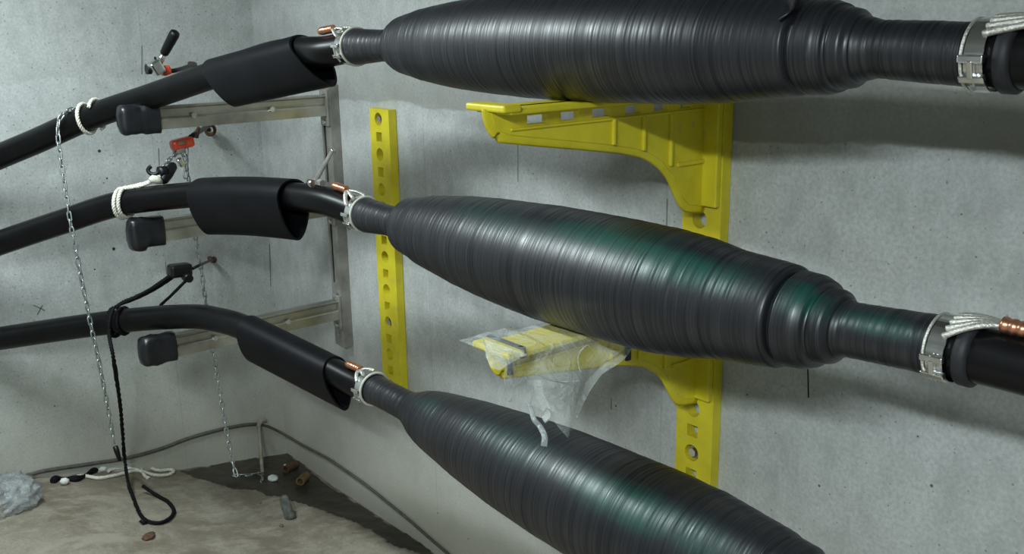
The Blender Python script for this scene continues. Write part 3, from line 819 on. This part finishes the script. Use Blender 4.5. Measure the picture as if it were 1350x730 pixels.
# black rope from the ratchet box round the lowest cable
bx = at(237, 356, 3.78)
g = thing('rope_ratchet', 'black ratchet box on the end wall above the lowest cable', 'hoist', bx)
MB().box(bx, (.055, .085, .05), Matrix.Rotation(-.06, 3, 'X'), .010).build('ratchet_case', 'black', g)
c = at(247, 366, 3.76); MB().tube([c - X3 * .02, c + X3 * .02], .016, 14).build('cam_wheel', 'black', g)
eb = onp(276, 340, 0, 0.0)
MB().tube([eb - X3 * .02, eb + X3 * .045], .010, 10).build('eye_bolt', 'rust', g)
MB().tube([eb + X3 * .042, eb + X3 * .052], .016, 8).build('eye_nut', 'rust', g)
MB().tube(spline([eb + X3 * .045, at(266, 348, 3.9), at(254, 354, 3.8)], 5), .006, 8).build('hook', 'black', g)
g = thing('black_rope', 'black rope hanging from the lowest cable and curling on the floor', 'rope', floor_at(205, 688))
BR = .0085
rope(dense(loop_pts(3, 152, CR + BR, 0, 330, .006, 24)), BR).build('rope_loop', 'black_rope', g)
MB().tube(dense(loop_pts(3, 163, CR + .004, 0, 350, .004, 24)), .008, 8).build('rope_loop', 'black_rope', g)
tp = loop_pts(3, 150, CR + BR, 0, 10, .0, 2)[0]
rope(dense([at(226, 362, 3.77), at(205, 377, 3.78), at(180, 391, 3.80), at(163, 398, 3.81), at(151, 406, 3.80)]), BR).build('rope_strand', 'black_rope', g)
rope(dense([at(229, 365, 3.78), at(206, 380, 3.80), at(180, 393, 3.82), at(158, 401, 3.83)]), BR * .8).build('rope_strand', 'black_rope', g)
rope(dense([at(247, 368, 3.76), at(230, 385, 3.80), at(211, 403, 3.85)]), BR * .8).build('rope_strand', 'black_rope', g)
fl = []
for q in ((176, 658), (183, 676), (192, 688), (206, 692), (219, 689), (228, 681), (229, 674), (222, 664), (210, 657), (197, 653), (188, 650)):
    p = floor_at(*q); p.z += BR + .001; fl.append(p)
fl[-1].z += .03; fl[-2].z += .016
def dep(p): return -(ROT.transposed() @ (p - CAM)).z
d0 = dep(fl[0])
tailp = [at(150, 405, 3.80), at(145, 420, 3.775), at(144, 440, 3.77), at(150, 475, 3.76), at(159, 540, 3.76 * .55 + (d0 + .1) * .45), at(164, 600, d0 + .12), at(169, 636, d0 + .03)] + fl
rope(dense(tailp), BR).build('rope_tail', 'black_rope', g)
MB().tube([floor_at(195, 690) + Z3 * .008, floor_at(189, 692) + Z3 * .008, floor_at(185, 691) + Z3 * .016], .006, 8).build('rope_end', 'black_rope', g)

# ------------------------------------------------------------------ loose spanner by the steel post
a, b = at(414, 242, 3.22), at(438, 199, 3.40)
g = thing('ratchet_spanner', 'thin steel spanner leaning up between middle cable and steel post', 'spanner', a)
MB().tube([a, a.lerp(b, .15), a.lerp(b, .9), b], [.010, .0065, .0055, .007], 10, sx=1.3).build('handle', 'steel', g)
MB().tube([b - Y3 * .008, b + Y3 * .008], .011, 12).build('jaw', 'chrome', g)
c = at(411, 242, 3.20); MB().tube([c - X3 * .014, c + X3 * .014], .014, 14).build('ratchet_head', 'chrome', g)
c = at(423, 241, 3.2); MB().tube([c - X3 * .012, c + X3 * .012], .012, 6, smooth=False).build('socket', 'steel', g)

# ------------------------------------------------------------------ plastic film over the lower bracket
DZ = -.5472; tipy = outl[0][0] - .03; zt_ = BT + .011 + DZ
def film_z(x, y): return .004 * mnoise.noise(Vector((x * 30, y * 22, 3)))
mb = MB(); vs = []; fs = []; U, V = 26, 40
xs_ = [WX - .085, WX + .068]
bot = [(-.92, .03), (-.86, .075), (-.80, .11), (-.74, .13), (-.70, .15), (-.66, .20), (-.62, .245), (-.58, .22), (-.54, .17), (-.48, .12), (-.42, .09), (-.36, .05), (-.30, .03)]
for i in range(V + 1):
    y = tipy - .012 + (.50) * i / V
    for k in range(U + 1):
        t = k / U
        drop = interp(y, bot)
        if t < .42:
            x = xs_[0] + (xs_[1] - xs_[0]) * (t / .42); z = zt_ + .003 + film_z(x, y) if y < -.66 else zt_ - .010
        else:
            s = (t - .42) / .58
            x = xs_[1] + .012 * math.sin(s * 2.6 + y * 30) + .035 * s * mnoise.noise(Vector((y * 9, s * 3, 1)))
            z = zt_ - drop * s + film_z(x, y) - (0 if y < -.66 else .022 * (1 - s))
        yy = y + .02 * mnoise.noise(Vector((y * 10, t * 4, 8))) + (.04 * ((t - .42) / .58) ** 2 * (-.5 - y) if t > .42 else 0)
        vs.append((x, yy, z))
for i in range(V):
    for k in range(U):
        a = i * (U + 1) + k; fs.append((a, a + 1, a + U + 2, a + U + 1))
g = thing('plastic_film', 'crumpled clear plastic film draped over the lower yellow bracket arm', 'plastic sheet', (WX, -.65, zt_))
mb.add(vs, fs, True).build('film_sheet', 'film', g)
# hanging torn strip and a loop of film
st = [at(697, 530, 2.30), at(704, 552, 2.29), at(712, 562, 2.29), at(718, 575, 2.28), at(717, 588, 2.28)]
MB().tube(spline(st, 6), [.0060 + .00008 * k for k in range(25)], 8, sx=.12, ref=tuple(ROT @ Vector((1, 0, 0)))).build('torn_strip', 'bag', g)
st = [at(708, 500, 2.3), at(712, 520, 2.3), at(722, 545, 2.29), at(716, 553, 2.29)]
MB().tube(spline(st, 6), [.016] * 19, 8, sx=.3).build('film_bunch', 'film', g)
for pp in ([(766, 492), (762, 478), (764, 465), (774, 455), (780, 460)], [(706, 492), (722, 499), (745, 503), (765, 502)], [(716, 545), (722, 538), (727, 548), (718, 556)]):
    MB().tube(spline([at(q[0], q[1], 2.27) for q in pp], 6), .002, 6, sx=.4).build('film_crease', 'bag', g)
# tip fold
mb = MB(); vs = []; fs = []
ptsA = [(637, 447), (640, 470), (648, 485), (660, 489), (672, 480), (684, 472)]
for k, q in enumerate(ptsA):
    t = at(636 + 12 * k, 446 + 4.2 * k, 2.24 - .01 * k); bq = at(q[0], q[1], 2.235 - .01 * k + .008 * (k % 2))
    for m in range(5): vs.append(t.lerp(bq, m / 4) + Vector((.004 * math.sin(m * 2 + k), 0, 0)))
for k in range(len(ptsA) - 1):
    for m in range(4):
        a = k * 5 + m; fs.append((a, a + 1, a + 6, a + 5))
mb.add(vs, fs, True).build('film_fold', 'film', g)

# ------------------------------------------------------------------ cord, conduit and things on the floor
cp = [(-60, 640), (30, 627), (60, 620), (120, 611), (165, 604), (210, 592), (250, 577), (290, 566), (322, 560), (338, 559)]
cpath = [onp(*q, 0, .012) for q in cp]
o = MB().tube(spline(cpath, 6), .0085, 10).build('wall_cord', 'cord'); tag(o, 'grey cord running along the foot of the end wall', 'cord')
cp = [(376, 573), (400, 587), (430, 603), (450, 616), (480, 637), (510, 661), (540, 686), (565, 708), (600, 738), (660, 790)]
cpath = [onp(341, 559, 0, .014), onp(356, 563, 0, .014)] + [onp(*q, 1, -.012) for q in cp]
o = MB().tube(spline(cpath, 6), .0065, 10).build('wall_cord', 'cord'); tag(o, 'thin grey cord running along the foot of the long wall', 'cord')
p0 = onp(340, 560, 0, .03); p1 = Vector((p0.x + .02, p0.y, fh(p0.x + .02, p0.y) - .02))
fp = floor_at(346, 624)
g = thing('conduit_pipe', 'short beige conduit rising from the wet corner floor', 'pipe', fp)
MB().tube(spline([fp - Z3 * .02, fp.lerp(p0 + X3 * .01, .5), p0 + X3 * .012], 5), .009, 12).build('pipe', 'beige_pipe', g)
MB().tube(spline([p0 + X3 * .010 - Z3 * .02, p0 + X3 * .01, p0 + Vector((.0, .02, .012)), p0 + Vector((-.005, .045, .010))], 5), .011, 12).build('elbow', 'beige_pipe', g)

# wet corner: thin film of dirty water following the floor
ring_px = [(238, 621), (262, 617), (284, 612), (322, 602), (352, 598), (377, 597.5), (392, 606), (404, 616), (420, 633), (446, 648), (476, 668), (505, 688), (532, 704), (556, 718), (575, 733), (556, 731), (536, 723), (510, 716), (498, 703), (470, 690), (440, 678), (405, 666), (380, 658), (352, 652), (336, 645), (318, 646), (296, 641), (270, 633), (250, 627)]
pr = [floor_at(*q) for q in ring_px]
pr = [Vector((max(p.x, .003), min(p.y, -.003), 0)) for p in pr]
poly = [(p.x, p.y) for p in pr]
def inside(x, y):
    c = False; n = len(poly)
    for i in range(n):
        x1, y1 = poly[i]; x2, y2 = poly[i - 1]
        if (y1 > y) != (y2 > y) and x < (x2 - x1) * (y - y1) / (y2 - y1) + x1: c = not c
    return c
mb = MB(); st = .012; X0 = 0.0; W = int(1.9 / st); H = int(.9 / st); idx = {}; vs = []; fs = []
def vid(i, j):
    if (i, j) not in idx:
        x, y = max(.001, i * st), min(-.001, -j * st); idx[(i, j)] = len(vs); vs.append((x, y, fh(x, y) + .0035))
    return idx[(i, j)]
for i in range(W):
    for j in range(H):
        x, y = (i + .5) * st, -(j + .5) * st
        jx = .022 * mnoise.noise(Vector((x * 14, y * 14, 5))); jy = .022 * mnoise.noise(Vector((x * 14, y * 14, 9)))
        if inside(x + jx, y + jy): fs.append((vid(i, j), vid(i + 1, j), vid(i + 1, j + 1), vid(i, j + 1)))
o = mb.add(vs, fs, True).build('wet_patch', 'wet'); tag(o, 'dark wet patch on the floor in the corner', 'puddle')

def lump(name, label, cat, c, size, mat, seed=0, rot=None, amp=.25):
    bm = bmesh.new(); bmesh.ops.create_icosphere(bm, subdivisions=3, radius=1)
    rot = rot or Matrix.Identity(3); mb = MB(); vs = []
    for v in bm.verts:
        k = 1 + amp * mnoise.noise(v.co * 1.6 + Vector((seed, seed * 2, 0))) + amp * .4 * mnoise.noise(v.co * 4 + Vector((seed, 0, 0)))
        p = Vector((v.co.x * size[0], v.co.y * size[1], v.co.z * size[2])) * k; vs.append(Vector(c) + rot @ p)
    bm.verts.index_update(); mb.add(vs, [tuple(v.index for v in f.verts) for f in bm.faces], True); bm.free()
    o = mb.build(name, mat); return tag(o, label, cat)
p = floor_at(381, 684)
a, b = floor_at(383, 684) + Z3 * .012, at(373, 653, (ROT.transposed() @ (p - CAM)).z * -1 + .0)
g = thing('steel_offcut', 'grey weathered offcut standing tilted on the floor before the wet patch', 'offcut', p)
d = (b - a)
mb = MB(); n = 8; vs = []; fs = []
sd = d.normalized().cross(Vector((.7, -.6, 0))).normalized(); nn = d.normalized().cross(sd)
for k in range(n + 1):
    t = k / n; c = a - Z3 * .012 * (1 - t) + d * t; wd = .026 * (1 - .2 * t) * (1 + .15 * mnoise.noise(Vector((k * .8, 0, 2)))) * (1 if k < n else .6)
    for m in range(10):
        an = 2 * math.pi * m / 10; vs.append(c + sd * math.cos(an) * wd + nn * math.sin(an) * .016 * (1 + .3 * mnoise.noise(Vector((k, m, 1)) * .7)))
for k in range(n):
    for m in range(10): m2 = (m + 1) % 10; fs.append((k * 10 + m, k * 10 + m2, k * 10 + 10 + m2, k * 10 + 10 + m))
fs.append(tuple(range(10))); fs.append(tuple(n * 10 + m for m in range(10)))
mb.add(vs, fs, True).build('offcut_body', 'stone', g)

def paper_tube(label, qa, qb, r, mat):
    a, b = floor_at(*qa), floor_at(*qb); a.z += r; b.z += r; d = (b - a).normalized()
    mb = MB(); N = 20
    mb.tube([a, a.lerp(b, .5), b], r, N, caps=False); mb.tube([a, b], r * .72, N, caps=False)
    for k, e in ((0, a), (1, b)):
        u = (Z3 - d * d.z).normalized(); s = d.cross(u); vs = []
        for m in range(N):
            an = 2 * math.pi * m / N; q = u * math.cos(an) + s * math.sin(an); vs += [e + q * r, e + q * r * .72]
        mb.add(vs, [(2 * m, 2 * m + 1, (2 * m + 3) % (2 * N), (2 * m + 2) % (2 * N)) for m in range(N)], False)
    o = mb.build('paper_tube', mat); return tag(o, label, 'tube')
paper_tube('brown hollow tube piece at the edge of the wet patch', (396, 640), (404, 632), .021, 'brown')
paper_tube('dark rusty tube piece lying inside the wet patch', (377, 623), (391, 616), .019, 'rust')
# white oval float / tag at chain end
p = floor_at(360, 633)
lump('white_weight', 'small white oval block lying at the chain end', 'block', p + Z3 * .012, (.028, .024, .014), 'white_plastic', 3, amp=.06)
p = floor_at(196, 709); rt = Matrix.Rotation(.7, 3, 'Z')
lump('rust_flake', 'reddish brown flake lying below the black rope curl', 'debris', p + Z3 * .008, (.022, .034, .009), 'rust', 5, rt, .2)
for i, (q, r, lb) in enumerate((((371, 694), .009, 'tiny dark pebble in front of the tilted grey offcut'), ((343, 664), .006, 'tiny dark pebble left of the tilted grey offcut'), ((376, 614), .008, 'small pale pebble deep in the wet corner'))):
    lump('pebble', lb, 'pebble', floor_at(*q) + Z3 * r * .5, (r, r * .9, r * .7), 'stone' if i < 2 else 'cream', 11 + i)

# white rope with black sleeve on the floor
g = thing('floor_rope', 'white rope with black sling lying on floor at the end wall', 'rope', floor_at(150, 630))
def fp_(q, up=.008): p = floor_at(*q); p.z += up; return p
rope(dense([fp_(q) for q in ((84, 636), (94, 632), (110, 629), (130, 632), (150, 629), (166, 625), (180, 622), (190, 624), (205, 628), (220, 628), (229, 624), (226, 621), (212, 622), (202, 620), (194, 616), (187, 619), (192, 630), (198, 632))]), .0085).build('rope_strand', 'rope', g)
rope(dense([fp_(q, .012) for q in ((143, 624), (152, 621), (165, 620), (178, 621), (188, 625))]), .0075).build('rope_strand', 'rope', g)
MB().tube(spline([fp_(q, .010) for q in ((70, 637), (76, 633), (90, 634), (104, 633), (118, 626), (130, 619))], 6), [.012 + .005 * math.sin(k * .5) for k in range(31)], 10).build('black_sling', 'black_rope', g)
for q in ((87, 638), (137, 621)):
    c = fp_(q, .014); MB().tube([c + Vector((.004, -.022, 0)), c + Vector((.003, -.012, .004)), c, c + Vector((-.004, .014, -.002))], [.008, .015, .016, .007], 10).build('rope_knot', 'white_plastic', g)

# plastic bag at the left edge
p = floor_at(8, 672)
bm = bmesh.new(); bmesh.ops.create_icosphere(bm, subdivisions=5, radius=1); vs = []
for v in bm.verts:
    q = v.co; k = 1 + .25 * mnoise.noise(q * 1.4) + .20 * (1 - abs(mnoise.noise(q * 2.6)) * 2) ** 3 * .6 + .10 * (1 - 2 * abs(mnoise.noise(q * 5.5 + Vector((3, 1, 0))))) ** 2
    z = max(q.z, -.35); vs.append(Vector((p.x - .05, p.y - .06, p.z + .035)) + Vector((q.x * .14, q.y * .165, z * .095)) * k)
bm.verts.index_update()
o = MB().add(vs, [tuple(v.index for v in f.verts) for f in bm.faces], True).build('plastic_bag', 'bag'); bm.free()
tag(o, 'crumpled whitish plastic bag on the floor at the left edge', 'bag')
